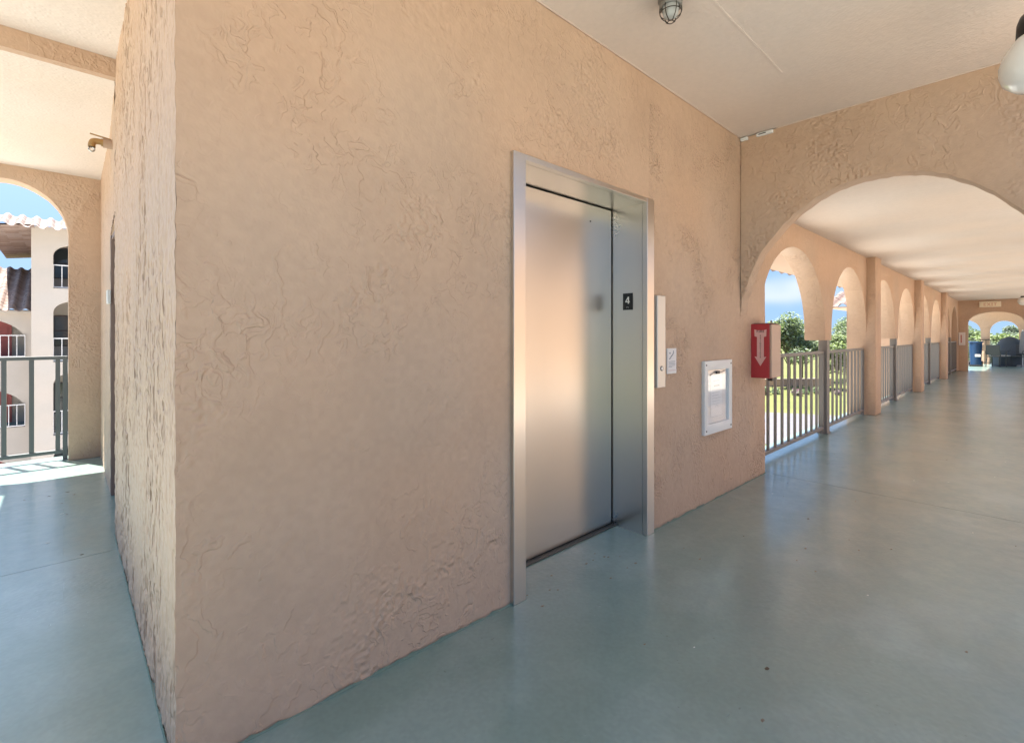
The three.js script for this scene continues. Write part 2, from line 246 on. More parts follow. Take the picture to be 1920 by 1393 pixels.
// arcade along the walkway: pairs of arches with a short hanging pier between
const BAYS = 4, bayX = (k) => 4.757 + PITCH * k;
{
  const w = thing('arcade_wall', 'tan stucco arcade wall of paired arches along the walkway railing', 'wall');
  const pts = [[4.757, 0]];
  for (let k = 0; k < BAYS; k++) {
    const x0 = bayX(k) + (k ? 0.405 : 0.20), x1 = bayX(k + 1), m0 = bayX(k) + 2.395, m1 = bayX(k) + 2.68;
    pts.push([x0, 0]); pts.push(...archPts(x0, m0, 1.30, 2.255, 28)); pts.push([m0, 1.207], [m1, 1.207]); pts.push(...archPts(m1, x1, 1.30, 2.255, 28)); pts.push([x1, 0]);
    if (k === BAYS - 1) pts.push([XEND + 0.1, 0]);
  }
  pts.push([XEND + 0.1, HCC + 0.2], [4.757, HCC + 0.2]);
  mesh('arched_panel', plate(pts, [], ZA - ZO, 'z', ZO, 0.008), mWall, w);
  for (let k = 1; k < BAYS; k++) mesh('pilaster', puv(toCreasedNormals(rbx(bayX(k) + 0.003, bayX(k) + 0.40, 0, HCC + 0.1, ZO - 0.03, ZW, 0.012, 3), 0.5)), mWall, w);
}
// wall on the dwelling side of the walkway, and the end wall with its low arch
{
  const m = mesh('dwelling_wall', puv(bx(4.1, XEND, 0, HC + 0.3, 3.7, 3.95)), mWall); tag(m, 'long plain sunlit stucco wall across the deck beside the walkway', 'wall');
  for (let k = 1; k < 5; k++) { const t = thing('deck_post', 'slender stucco post under the walkway roof edge facing the arcade', 'post', [bayX(k) - 0.1, 0, 0.28], 0, 'posts along the walkway deck'); mesh('shaft', puv(rbx(-0.1, 0.1, 0, HCC + 0.05, -0.1, 0.1, 0.015)), mWall, t); }
  const A = (z) => -z, pts = [[A(0.42), 0], [A(-0.17), 0], ...archPts(A(-0.17), A(-1.545), 1.72, 2.09, 24), [A(-1.545), 0], [A(-2.04), 0], [A(-2.04), HCC + 0.1], [A(0.42), HCC + 0.1]];
  tag(mesh('end_arch_wall', plate(pts, [], 0.18, 'x', XEND, 0.006), mWall), 'tan stucco wall with a low wide arch at the walkway end', 'wall');
  const hole = (z0, z1, sp, ap) => [[A(z1), 0.012], ...archPts(A(z1), A(z0), sp, ap, 20), [A(z0), 0.012]];
  tag(mesh('terrace_wall', plate([[A(1.7), 0], [A(-2.9), 0], [A(-2.9), HCC + 0.1], [A(1.7), HCC + 0.1]], [hole(-0.37, -1.26, 1.42, 1.91), hole(-1.55, -2.55, 1.45, 1.96), hole(1.2, 0.2, 1.42, 1.91)], 0.2, 'x', XFAR, 0.006), mWall), 'farthest tan stucco wall with two arched openings to the trees', 'wall');
}
// side passage arcade, and the arcades beside and behind the landing that let the daylight in
{
  const A = (z) => -z;
  const pts = [[0.30, 0], [0.033, 0], [0.033, 2.28], ...archPts(0.033, -0.87, 2.28, 2.765, 26), [-0.87, 0], [-0.95, 0], [-0.95, 3.0], [0.30, 3.0]];
  tag(mesh('passage_arcade', plate(pts.reverse(), [], 0.22, 'z', -6.87, 0.006), mWall), 'stucco arcade wall overlooking the courtyard building', 'wall');
  // slender posts carry the open edge of the roof
  const post = thing('roof_post', 'slender stucco post under the open roof edge of the landing', 'post', [-0.70, 0, 0.19], 0, 'posts under the roof edge');
  mesh('shaft', puv(rbx(-0.11, 0.11, 0.06, HC - 0.002, -0.11, 0.11, 0.02)), mWall, post); mesh('base', rbx(-0.14, 0.14, 0, 0.059, -0.14, 0.14, 0.01), mWall, post);
  
}

// ------------------------------------------------------------------ elevator doorway
{
  const t = thing('elevator_doorway', 'brushed stainless steel elevator doorway with a recessed single door', 'elevator', [FX0, 0, ZW]);
  const W = FX1 - FX0, IN0 = 0.081, IN1 = W - 0.083, D = -0.243, PR = 0.024;     // local x, z
  const fr = mesh('door_frame', puv(merge([rbx(0, IN0, 0, FH, -0.012, PR, 0.003), rbx(IN1, W, 0, FH, -0.012, PR, 0.003), rbx(IN0, IN1, 2.113, FH, -0.012, PR, 0.003)])), mSteel, t);
  mesh('jamb', puv(bx(IN1, IN1 + 0.03, 0, 2.113, D - 0.03, -0.0125)), mSteel, t);
  mesh('jamb', puv(bx(IN0 - 0.03, IN0, 0, 2.113, D - 0.03, -0.0125)), mSteel, t);
  mesh('head_soffit', puv(bx(IN0, IN1, 2.113, 2.14, D - 0.03, -0.0125)), mSteel, t);
  const d = mesh('door_panel', puv(rbx(IN0 + 0.002, IN1 - 0.010, 0.012, 2.106, D - 0.035, D, 0.003)), mSteel, t);
  const hole = cyl(0.006, 0.006, 0.004, 12); hole.rotateX(Math.PI / 2); hole.translate(2.47 - FX0, 2.0, D - 0.001); mesh('key_hole', hole, mDarkGap, d);
  mesh('threshold', rbx(IN0, IN1, 0.0005, 0.007, D - 0.04, D + 0.035, 0.002), std(lin(0.10, 0.10, 0.09), 0.5, { metalness: 0.6 }), t);
  // floor number plate on the jamb
  const c = document.createElement('canvas'); c.width = 144; c.height = 208; const x = c.getContext('2d');
  x.fillStyle = '#141414'; x.fillRect(0, 0, 144, 208); x.fillStyle = '#e6e2da'; x.font = 'bold 128px sans-serif'; x.textAlign = 'center'; x.textBaseline = 'middle'; x.fillText('4', 72, 88);
  for (const [px, py] of [[58, 176], [58, 188], [70, 176], [82, 176], [82, 188]]) { x.beginPath(); x.arc(px, py, 3, 0, 7); x.fill(); }
  const ct = new THREE.CanvasTexture(c); ct.colorSpace = THREE.SRGBColorSpace;
  const pl = mesh('floor_number_plate', rbx(IN1 - 0.004, IN1, 1.437, 1.546, -0.156, -0.081, 0.0015), mBlack, t); pl.userData.label = 'black plate with a white number 4';
  const fg = new THREE.PlaneGeometry(0.072, 0.104); fg.rotateY(-Math.PI / 2); fg.translate(IN1 - 0.0052, 1.4915, -0.1185); mesh('number', fg, std(0xffffff, 0.5, { map: ct }), pl);
}
// call station, sticker and glazed notice beside the doorway
{
  const t = thing('call_station', 'tall narrow pale steel call station with one round button beside the doorway', 'call panel', [2.86, 0.93, ZW]);
  mesh('housing', rbx(-0.05, 0.05, 0, 0.60, -0.004, 0.036, 0.004), phys(lin(0.62, 0.60, 0.56), 0.42, { metalness: 0.55 }), t);
  const r = new THREE.TorusGeometry(0.013, 0.0035, 10, 24); r.translate(0.0, 0.125, 0.037); mesh('button_ring', r, std(lin(0.12, 0.12, 0.12), 0.4), t);
  const b = cyl(0.011, 0.0105, 0.004, 24); b.rotateX(Math.PI / 2); b.translate(0.0, 0.125, 0.036); mesh('button', b, std(lin(0.75, 0.75, 0.73), 0.3), t);
}
function noticeTexture(W, H, draw) { const c = document.createElement('canvas'); c.width = W; c.height = H; const x = c.getContext('2d'); draw(x); const t = new THREE.CanvasTexture(c); t.colorSpace = THREE.SRGBColorSpace; return t; }
{
  const t = thing('elevator_notice', 'small white paper notice with a stair pictogram stuck beside the call station', 'notice', [3.045, 1.01, ZW + 0.003]);
  const g = rbx(-0.062, 0.062, 0, 0.172, -0.006, 0.003, 0.001); mesh('backing', g, mWhite, t);
  const map = noticeTexture(220, 300, (x) => {
    x.fillStyle = '#ded9d8'; x.fillRect(0, 0, 220, 300); x.strokeStyle = '#55616e'; x.lineWidth = 10; x.beginPath(); x.moveTo(40, 122); for (let i = 0; i < 5; i++) { x.lineTo(40 + i * 24, 122 - i * 17); x.lineTo(64 + i * 24, 122 - i * 17); } x.stroke();
    x.fillStyle = '#55616e'; x.beginPath(); x.arc(60, 52, 12, 0, 7); x.fill(); x.beginPath(); x.arc(148, 34, 10, 0, 7); x.fill();
    x.fillStyle = '#8b939c'; for (let i = 0; i < 5; i++) x.fillRect(26 + (i % 2) * 8, 152 + i * 17, 168 - (i % 2) * 16 - (i === 4 ? 80 : 0), 6); x.fillStyle = '#c69a92'; x.fillRect(20, 262, 180, 5);
  });
  const f = new THREE.PlaneGeometry(0.118, 0.166); f.translate(0, 0.086, 0.0045); mesh('printed_face', f, std(0xffffff, 0.6, { map }), t);
}
{
  const t = thing('framed_notice', 'white screwed notice frame glazed over a pale paper certificate', 'notice frame', [3.735, 0.522, ZW]);
  const W = 0.24, H = 0.555, w = 0.056;
  const pts = [[-W, 0], [W, 0], [W, H], [-W, H]], hole = [[-W + w, 0.075], [-W + w, H - 0.07], [W - w, H - 0.07], [W - w, 0.075]];
  mesh('frame', plate(pts, [hole], 0.03, 'z', -0.004, 0.003), mWhite, t);
  mesh('backing', bx(-W + 0.01, W - 0.01, 0.02, H - 0.02, -0.004, 0.004), std(lin(0.66, 0.67, 0.67), 0.5), t);
  const paper = new THREE.Shape(); const out = []; for (let i = 0; i <= 10; i++) out.push([-0.11, 0.12 + 0.033 * i]); for (let i = 0; i <= 10; i++) out.push([0.095 + 0.014 * Math.sin(i * 2.1), 0.45 - 0.034 * i]);
  paper.setFromPoints(out.map((q) => new THREE.Vector2(...q))); const pg = new THREE.ExtrudeGeometry(paper, { depth: 0.0015, bevelEnabled: false }); pg.translate(0, 0, 0.0055);
  const pu = pg.attributes.uv, pp = pg.attributes.position; for (let i = 0; i < pu.count; i++) pu.setXY(i, (pp.getX(i) + 0.12) / 0.24, (pp.getY(i) - 0.1) / 0.37);
  const map = noticeTexture(240, 370, (x) => { x.fillStyle = '#dde0e2'; x.fillRect(0, 0, 240, 370); x.fillStyle = '#a9b0b6'; x.fillRect(60, 70, 110, 6); x.fillStyle = '#8d949c'; x.fillRect(70, 108, 100, 9); x.fillStyle = '#b9bfc4'; for (let i = 0; i < 6; i++) x.fillRect(40, 140 + i * 22, 150 - (i % 3) * 18, 4); x.strokeStyle = '#aab2b8'; x.lineWidth = 3; x.strokeRect(18, 20, 200, 330); x.beginPath(); x.arc(120, 290, 26, 3.4, 6); x.stroke(); });
  mesh('certificate', pg, std(0xffffff, 0.6, { map }), t);
  mesh('glass_pane', bx(-W + w - 0.004, W - w + 0.004, 0.071, H - 0.066, 0.009, 0.0115), phys(0xffffff, 0.05, { transmission: 1, thickness: 0, ior: 1.5 }), t);
  mesh('dark_latch', merge([rbx(-0.03, 0.03, H - 0.105, H - 0.082, 0.012, 0.022, 0.005), tube([[-0.13, H - 0.112, 0.014], [-0.05, H - 0.088, 0.016], [0.05, H - 0.096, 0.016], [0.14, H - 0.084, 0.014]], 0.0025, 6, 18)]), std(lin(0.04, 0.04, 0.045), 0.5), t);
  for (const [sx, sy] of [[-1, 0.03], [1, 0.03], [-1, H - 0.03], [1, H - 0.03]]) { const s = cyl(0.007, 0.006, 0.003, 10); s.rotateX(Math.PI / 2); s.translate(sx * (W - 0.025), sy, 0.026); mesh('screw', s, std(lin(0.10, 0.08, 0.07), 0.5), t); }
}
// fire extinguisher cabinet on the wall end
{
  const t = thing('extinguisher_cabinet', 'red fire extinguisher cabinet with a downward arrow fixed to the wall end', 'fire cabinet', [4.43, 0.90, ZW]);
  const red = phys(lin(0.46, 0.030, 0.040), 0.35, { clearcoat: 0.3 });
  mesh('housing', rbx(0, 0.225, 0, 0.47, -0.004, 0.150, 0.006), red, t);
  mesh('front_door', rbx(0.004, 0.222, 0.006, 0.464, 0.1505, 0.168, 0.004), std(lin(0.52, 0.36, 0.27), 0.5), t);
  mesh('top_flange', merge([rbx(0.01, 0.215, 0.4715, 0.478, 0.02, 0.155, 0.002), tube([[0.05, 0.476, 0.14], [0.10, 0.50, 0.13], [0.17, 0.496, 0.11], [0.21, 0.476, 0.10]], 0.004, 6, 14)]), std(lin(0.25, 0.2, 0.16), 0.5), t);
  mesh('latch', rbx(0.10, 0.14, -0.028, -0.001, 0.10, 0.14, 0.004), mBlack, t);
  // arrow label on the side that faces the landing
  const S = new THREE.Shape(); [[-0.048, 0.118], [-0.050, 0.178], [-0.025, 0.170], [0, 0.172], [0.025, 0.170], [0.050, 0.178], [0.048, 0.118], [0.028, 0.112], [0.028, -0.062], [0.048, -0.058], [0, -0.14], [-0.048, -0.058], [-0.028, -0.062], [-0.028, 0.112]].forEach((q, i) => (i ? S.lineTo(...q) : S.moveTo(...q)));
  const g = new THREE.ExtrudeGeometry(S, { depth: 0.0012, bevelEnabled: false }), u = g.attributes.uv, p = g.attributes.position;
  for (let i = 0; i < u.count; i++) u.setXY(i, (p.getX(i) + 0.06) / 0.12, (p.getY(i) + 0.15) / 0.34);
  const map = noticeTexture(240, 680, (x) => {
    x.fillStyle = '#e3b3a9'; x.fillRect(0, 0, 240, 680); x.fillStyle = '#57161a'; x.textAlign = 'center'; x.textBaseline = 'middle'; x.font = 'bold 62px sans-serif'; x.fillText('FIRE', 120, 56);
    x.font = 'bold 34px sans-serif'; [...'EXTINGUISHER'].forEach((ch, i) => x.fillText(ch, 120, 134 + i * 34));
  });
  g.rotateY(-Math.PI / 2); g.translate(-0.0008, 0.245, 0.078);
  mesh('arrow_label', g, std(0xffffff, 0.5, { map }), t).userData.label = 'pale arrow reading FIRE EXTINGUISHER';
}

// ------------------------------------------------------------------ lamps and pipe fittings
{
  const t = thing('caged_light', 'small caged bulkhead light on the landing ceiling', 'light', [2.19, HC, -1.21]);
  const grey = std(lin(0.20, 0.20, 0.185), 0.45, { metalness: 0.3 });
  const L = (pts, n = 24) => new THREE.LatheGeometry(pts.map((q) => new THREE.Vector2(...q)), n);
  mesh('ceiling_box', L([[0, 0.001], [0.060, 0.001], [0.060, -0.022], [0.050, -0.028], [0.046, -0.040], [0, -0.040]]), grey, t);
  mesh('collar', L([[0.044, -0.038], [0.054, -0.040], [0.054, -0.055], [0.044, -0.057]]), grey, t);
  mesh('glass_jar', L([[0.038, -0.045], [0.039, -0.075], [0.034, -0.098], [0.020, -0.110], [0, -0.113]]), phys(lin(0.62, 0.64, 0.62), 0.25, { transmission: 0.4, thickness: 0 }), t);
  const wires = [];
  for (let k = 0; k < 6; k++) { const a = k * Math.PI / 3, c = Math.cos(a), s = Math.sin(a); wires.push(tube([[0.050 * c, -0.050, 0.050 * s], [0.052 * c, -0.075, 0.052 * s], [0.042 * c, -0.106, 0.042 * s], [0.014 * c, -0.128, 0.014 * s]], 0.0022, 5, 10)); }
  for (const [r, y] of [[0.051, -0.082], [0.014, -0.128]]) { const o = new THREE.TorusGeometry(r, 0.0022, 5, 24); o.rotateX(Math.PI / 2); o.translate(0, y, 0); wires.push(o); }
  mesh('wire_cage', merge(wires), std(lin(0.05, 0.04, 0.03), 0.5, { metalness: 0.4 }), t);
}
{
  const t = thing('globe_lamp', 'large unlit opal globe lamp on a black fitting under the landing ceiling', 'lamp', [3.256, HC, 0.035]);
  const L = (pts, n = 40) => new THREE.LatheGeometry(pts.map((q) => new THREE.Vector2(...q)), n);
  mesh('stem', cyl(0.014, 0.014, 0.2, 14).translate(0, -0.2, 0), mBlack, t); mesh('canopy', L([[0, 0.001], [0.065, 0.001], [0.06, -0.02], [0.02, -0.032], [0, -0.032]]), mBlack, t);
  mesh('fitter', L([[0, -0.185], [0.05, -0.188], [0.074, -0.205], [0.084, -0.235], [0.088, -0.305], [0, -0.305]]), mBlack, t);
  mesh('glass_globe', L([[0.080, -0.296], [0.086, -0.303], [0.108, -0.332], [0.132, -0.375], [0.145, -0.420], [0.145, -0.456], [0.130, -0.500], [0.095, -0.532], [0.045, -0.546], [0, -0.549]]), phys(lin(0.82, 0.82, 0.79), 0.18, { clearcoat: 0.6, clearcoatRoughness: 0.1 }), t);
  const s = cyl(0.006, 0.006, 0.03, 10); s.rotateZ(Math.PI / 2); s.translate(-0.088, -0.296, -0.035); mesh('thumb_screw', s, std(lin(0.16, 0.11, 0.05), 0.4, { metalness: 0.7 }), t);
}
{
  const t = thing('pipe_outlet', 'small brass pipe elbow jutting from the pale wall end', 'pipe', [0.262, 2.625, -4.45]);
  const brass = phys(lin(0.42, 0.26, 0.11), 0.35, { metalness: 0.85 });
  const a = cyl(0.033, 0.033, 0.065, 16); a.rotateZ(Math.PI / 2); a.translate(0.005, 0, 0); mesh('flange', a, std(lin(0.40, 0.27, 0.19), 0.6), t);
  mesh('elbow', tube([[-0.05, 0.002, 0], [-0.085, 0.002, 0], [-0.112, -0.004, 0], [-0.120, -0.028, 0], [-0.120, -0.045, 0]], 0.021, 12, 20), brass, t);
  const n = cyl(0.027, 0.027, 0.018, 6); n.rotateZ(Math.PI / 2); n.translate(-0.052, 0, 0); mesh('nut', n, brass, t);
  const r = new THREE.TorusGeometry(0.015, 0.005, 8, 18); r.translate(-0.120, -0.060, 0); mesh('ring', r, phys(lin(0.5, 0.5, 0.48), 0.25, { metalness: 1 }), t);
  const lv = rbx(-0.135, -0.02, 0.028, 0.034, -0.008, 0.008, 0.002); lv.rotateZ(-0.12); mesh('lever', lv, brass, t);
}
for (const [z0, z1, lab] of [[-1.672, -1.615, 'white plastic cap in the ceiling corner over the arch'], [-1.545, -1.42, 'white plastic clip under the ceiling over the arch']]) {
  const t = thing('cable_clip', lab, 'clip', [4.2, 2.905, (z0 + z1) / 2]); const h = (z1 - z0) / 2;
  mesh('clip_body', rbx(-0.022, 0.002, 0, 0.026, -h, h, 0.004), mWhite, t); if (h > 0.04) mesh('slot', bx(-0.0235, -0.021, 0.009, 0.017, -h * 0.7, h * 0.2), mDarkGap, t);
}
// exit sign, notice and wall lamp at the walkway end
{
  const t = thing('exit_sign', 'faded cream exit sign above the arch at the walkway end', 'sign', [XEND, 2.255, -0.985]);
  mesh('sign_box', rbx(-0.05, 0.004, 0, 0.20, -0.27, 0.27, 0.008), std(lin(0.80, 0.72, 0.58), 0.5), t);
  const map = noticeTexture(520, 190, (x) => { x.fillStyle = '#efe0c4'; x.fillRect(0, 0, 520, 190); x.fillStyle = '#dcb498'; x.font = 'bold 170px sans-serif'; x.textAlign = 'center'; x.textBaseline = 'middle'; x.fillText('EXIT', 260, 100); });
  const f = new THREE.PlaneGeometry(0.50, 0.17); f.rotateY(-Math.PI / 2); f.translate(-0.0515, 0.1, 0); mesh('lettering', f, std(0xffffff, 0.5, { map }), t);
}
{
  const t = thing('notice_board', 'white notice board on the pier beside the end arch', 'notice', [XEND, 0.92, -1.70]);
  mesh('board', rbx(-0.06, 0.004, 0, 0.46, -0.085, 0.085, 0.004), mWhite, t);
  const map = noticeTexture(120, 330, (x) => { x.fillStyle = '#ded6d2'; x.fillRect(0, 0, 120, 330); x.fillStyle = '#b9776f'; x.fillRect(34, 60, 26, 210); });
  const f = new THREE.PlaneGeometry(0.16, 0.44); f.rotateY(-Math.PI / 2); f.translate(-0.0615, 0.23, 0); mesh('printed_face', f, std(0xffffff, 0.5, { map }), t);
}
{
  const t = thing('wall_lamp', 'small round opal lamp under the walkway ceiling near its end', 'lamp', [22.2, HCC, -0.18]);
  mesh('base', cyl(0.06, 0.06, 0.06, 16).translate(0, -0.06, 0), mBlack, t); const s = new THREE.SphereGeometry(0.13, 20, 14); s.translate(0, -0.16, 0); mesh('glass_globe', s, phys(lin(0.72, 0.70, 0.66), 0.25), t);
}

// ------------------------------------------------------------------ railings
const barGeo = new Map();
// a run along local x from 0 to len
function railing(t, len, { h = 1.07, sp = 0.2, bar = 0.03, mat = mRail, first = sp * 0.6, flat = 0.035, y0 = 0.055, ends = true }) {
  mesh('top_rail', rbx(0, len, h - 0.035, h, -0.022, 0.022, 0.004), mat, t);
  mesh('bottom_rail', rbx(0, len, y0, y0 + 0.035, -0.02, 0.02, 0.004), mat, t);
  const key = `${bar}/${h}/${y0}/${flat}`; if (!barGeo.has(key)) barGeo.set(key, bx(-bar / 2, bar / 2, y0 + 0.03, h - 0.03, -flat / 2, flat / 2));
  for (let x = first; x < len - sp * 0.3; x += sp) { const b = mesh('baluster', barGeo.get(key), mat, t); b.position.x = x; }
  if (ends) for (const x of [0.02, len - 0.02]) { const e = mesh('end_post', bx(-0.019, 0.019, 0, h - 0.03, -0.0195, 0.0195), mat, t); e.position.x = x; }
}
{
  const where = ['beside the red cabinet', 'past the nearest pilaster', 'between the middle and far pilasters', 'ending at the walkway end wall'];
  for (let k = 0; k < BAYS; k++) {
    const x0 = bayX(k) + (k ? 0.40 : 0.0), xm = bayX(k) + 2.535, x1 = bayX(k + 1);
    const t = thing('walkway_railing', `grey metal railing of upright bars ${where[k]}`, 'railing', [x0, 0, -1.85], 0, 'railings along the arcade');
    const a = new THREE.Group(); a.name = 'railing_panel'; t.add(a); railing(a, xm - 0.06 - x0, { sp: 0.206, bar: 0.026, flat: 0.024, first: 0.15 });
    const b = new THREE.Group(); b.name = 'railing_panel'; t.add(b); b.position.x = xm + 0.06 - x0; railing(b, x1 - xm - 0.06, { sp: 0.206, bar: 0.026, flat: 0.024, first: 0.13 });
    mesh('post', rbx(xm - 0.06 - x0, xm + 0.06 - x0, 0, 1.21, -0.05, 0.05, 0.006), mRail, t);
    mesh('foot_plate', rbx(xm - 0.08 - x0, xm + 0.08 - x0, 0.0005, 0.012, -0.06, 0.06, 0.003), mRail, t);
  }
  const p = thing('passage_railing', 'green grey metal railing in the arch over the courtyard', 'railing', [-0.87, 0, -6.76]);
  railing(p, 0.90, { h: 1.06, sp: 0.19, bar: 0.036, flat: 0.026, first: 0.065, mat: mRailGreen, y0: 0.07 });
  const dk = thing('deck_railing', 'green grey metal railing along the open deck edge beside the passage', 'railing', [-2.52, 0, -6.7], -Math.PI / 2, 'railings around the open deck'); railing(dk, 10.4, { h: 1.06, sp: 0.19, bar: 0.03, flat: 0.03, first: 0.1, mat: mRailGreen, y0: 0.07 });
  const dk2 = thing('deck_railing', 'green grey metal railing along the open deck edge facing the elevator', 'railing', [-2.45, 0, 3.74], 0, 'railings around the open deck'); railing(dk2, 6.5, { h: 1.06, sp: 0.19, bar: 0.03, flat: 0.03, first: 0.1, mat: mRailGreen, y0: 0.07 });
  const f = thing('terrace_railing', 'dark metal railing across the farthest arches', 'railing', [XFAR - 0.06, 0, 1.6], Math.PI / 2);
  railing(f, 4.2, { h: 1.1, sp: 0.16, bar: 0.02, flat: 0.02, first: 0.1, mat: mBlack });
}

// ------------------------------------------------------------------ things on the far terrace
{
  const blue = std(lin(0.008, 0.040, 0.11), 0.45);
  const t = thing('wheeled_bin', 'tall blue wheeled bin standing on the far terrace', 'bin', [27.6, 0, -1.58], 0.15); t.scale.set(0.85, 1, 0.8);
  const body = new THREE.CylinderGeometry(0.38, 0.32, 0.9, 4, 1); body.rotateY(Math.PI / 4); body.scale(1, 1, 0.85); body.translate(0, 0.51, 0); mesh('bin_body', body, blue, t);
  mesh('lid', rbx(-0.29, 0.29, 0.955, 1.03, -0.25, 0.25, 0.03), blue, t); mesh('handle', rbx(0.30, 0.36, 0.90, 0.95, -0.22, 0.22, 0.02), blue, t);
  for (const s of [-1, 1]) { const w = cyl(0.11, 0.11, 0.05, 18); w.rotateX(Math.PI / 2); w.translate(0.22, 0.11, s * 0.24); mesh('wheel', w, mBlack, t); }
  mesh('bin_label', rbx(-0.296, -0.282, 0.40, 0.50, -0.05, 0.16, 0.003), mWhite, t); mesh('base_frame', rbx(-0.26, 0.2, 0.0, 0.07, -0.25, 0.25, 0.01), mBlack, t);
  const chair = (x, z, turn, label) => {
    const c = thing('patio_chair', label, 'chair', [x, 0, z], turn, 'chairs on the far terrace'), m = std(lin(0.03, 0.035, 0.04), 0.5);
    mesh('seat', rbx(-0.22, 0.22, 0.40, 0.44, -0.22, 0.22, 0.015), m, c); const b = rbx(-0.22, 0.22, 0.48, 0.90, -0.015, 0.015, 0.012); b.rotateX(-0.15); b.translate(0, 0, -0.11); mesh('backrest', b, m, c);
    for (const sx of [-1, 1]) { for (const sz of [-1, 1]) mesh('leg', tube([[sx * 0.2, 0.41, sz * 0.19], [sx * 0.22, 0, sz * 0.23]], 0.014, 6, 3), m, c); mesh('armrest', tube([[sx * 0.22, 0.42, -0.2], [sx * 0.24, 0.64, -0.19], [sx * 0.24, 0.64, 0.14], [sx * 0.22, 0.42, 0.2]], 0.014, 6, 14), m, c); }
  };
  chair(27.6, -0.98, 1.2, 'dark patio chair standing beside the blue bin'); chair(28.4, -0.42, -1.9, 'dark patio chair standing beside the draped grill');
  const tb = thing('patio_table', 'low round patio table holding a small potted plant', 'table', [28.2, 0, -0.9]);
  mesh('table_top', cyl(0.32, 0.32, 0.03, 28).translate(0, 0.43, 0), std(lin(0.35, 0.33, 0.3), 0.4), tb); mesh('column', cyl(0.03, 0.03, 0.43, 12), mBlack, tb); mesh('table_base', cyl(0.2, 0.18, 0.03, 20), mBlack, tb);
  const gr = thing('covered_grill', 'tall grill under a dark draped cover on the far terrace', 'grill', [28.9, 0, -0.62]);
  { const g = new THREE.SphereGeometry(1, 28, 20), p = g.attributes.position; for (let i = 0; i < p.count; i++) { let x = p.getX(i), y = p.getY(i), z = p.getZ(i); const up = (y + 1) / 2, fold = 1 + 0.07 * Math.sin(Math.atan2(z, x) * 9) * (1 - up); const f = Math.pow(Math.max(0, 1 - Math.pow(up, 5)), 0.5) * mix(1, 0.72, up); const a = Math.atan2(z, x); p.setXYZ(i, Math.cos(a) * 0.40 * f * fold, up * 1.22, Math.sin(a) * 0.55 * f * fold); } g.computeVertexNormals(); mesh('cover', g, std(lin(0.035, 0.05, 0.07), 0.6), gr); }
  const um = thing('folded_parasol', 'folded grey parasol leaning on a stand beside the grill', 'parasol', [28.6, 0, -0.25]);
  mesh('stand', cyl(0.2, 0.17, 0.07, 20), std(lin(0.25, 0.25, 0.25), 0.7), um); mesh('pole', cyl(0.02, 0.02, 1.5, 10), mWhite, um); mesh('folded_canopy', new THREE.LatheGeometry([[0.02, 1.45], [0.05, 1.40], [0.09, 0.9], [0.11, 0.55], [0.02, 0.5]].map((q) => new THREE.Vector2(...q)), 10), std(lin(0.20, 0.20, 0.21), 0.7), um);
}

// ------------------------------------------------------------------ tiled roofs
// one S-shaped clay tile: hump and pan across x, running down +z
function tileGeo(pitch, len, th = 0.018) {
  const n = 10, top = [], bot = []; for (let i = 0; i <= n; i++) { const t = i / n, y = t < 0.6 ? 0.24 * pitch * Math.sin(Math.PI * t / 0.6) : -0.07 * pitch * Math.sin(Math.PI * (t - 0.6) / 0.4); top.push([(t - 0.5) * pitch * 1.04, y + th]); bot.push([(t - 0.5) * pitch * 1.04, y]); }
  const s = new THREE.Shape([...bot, ...top.reverse()].map((q) => new THREE.Vector2(...q))); const g = new THREE.ExtrudeGeometry(s, { depth: len, bevelEnabled: false }); return g;
}
const tileMats = [[0.24, 0.168, 0.140], [0.27, 0.200, 0.172], [0.21, 0.140, 0.115], [0.255, 0.190, 0.168]].map((c, i) => std(lin(...c), 0.8, { map: tex(128, 128, (u, v) => { const k = 0.88 + 0.22 * fbm(u * 6, v * 6, 6, 6, 700 + i, 3); return [k, k, k]; }, false) }));
// lays rows x cols tiles; (0,0,0) is the eave corner, +x along the eave, the roof climbs towards -z
function tiles(parent, cols, rows, pitch, slope, sd, len = 0.44) {
  seed(sd); const g = tileGeo(pitch, len * 1.12), up = Math.tan(slope);
  for (let r = 0; r < rows; r++) for (let c = 0; c < cols; c++) {
    const m = mesh('roof_tile', g, tileMats[Math.floor(rnd() * 4)], parent);
    m.position.set((c + 0.5) * pitch + rr(-0.006, 0.006), r * len * Math.sin(slope) + rr(0, 0.008), -(r + 1) * len * Math.cos(slope)); m.rotation.x = slope * 0.93 + 0.0; m.position.y += len * Math.sin(slope);
  }
}
// eave of this building outside the arcade
{
  const t = thing('tiled_eave', 'overhanging clay tile eave outside the walkway arches', 'roof', [4.77, 2.335, -2.82], 0);
  const g = new THREE.Group(); g.name = 'tile_course'; g.rotation.y = Math.PI; g.position.set(17.2, 0, 0); t.add(g);
  tiles(g, 43, 2, 0.4, 0.33, 31);
  const s = bx(0, 17.2, 0, 0.03, 0, 0.86); s.rotateX(-0.30); s.translate(0, -0.03, 0.04); mesh('soffit', s, std(lin(0.50, 0.36, 0.27), 0.8), t);
  mesh('roof_deck', bx(-0.4, 25.3, 0.62, 0.9, 0.78, 3.24), std(lin(0.4, 0.3, 0.24), 0.9), t);
}
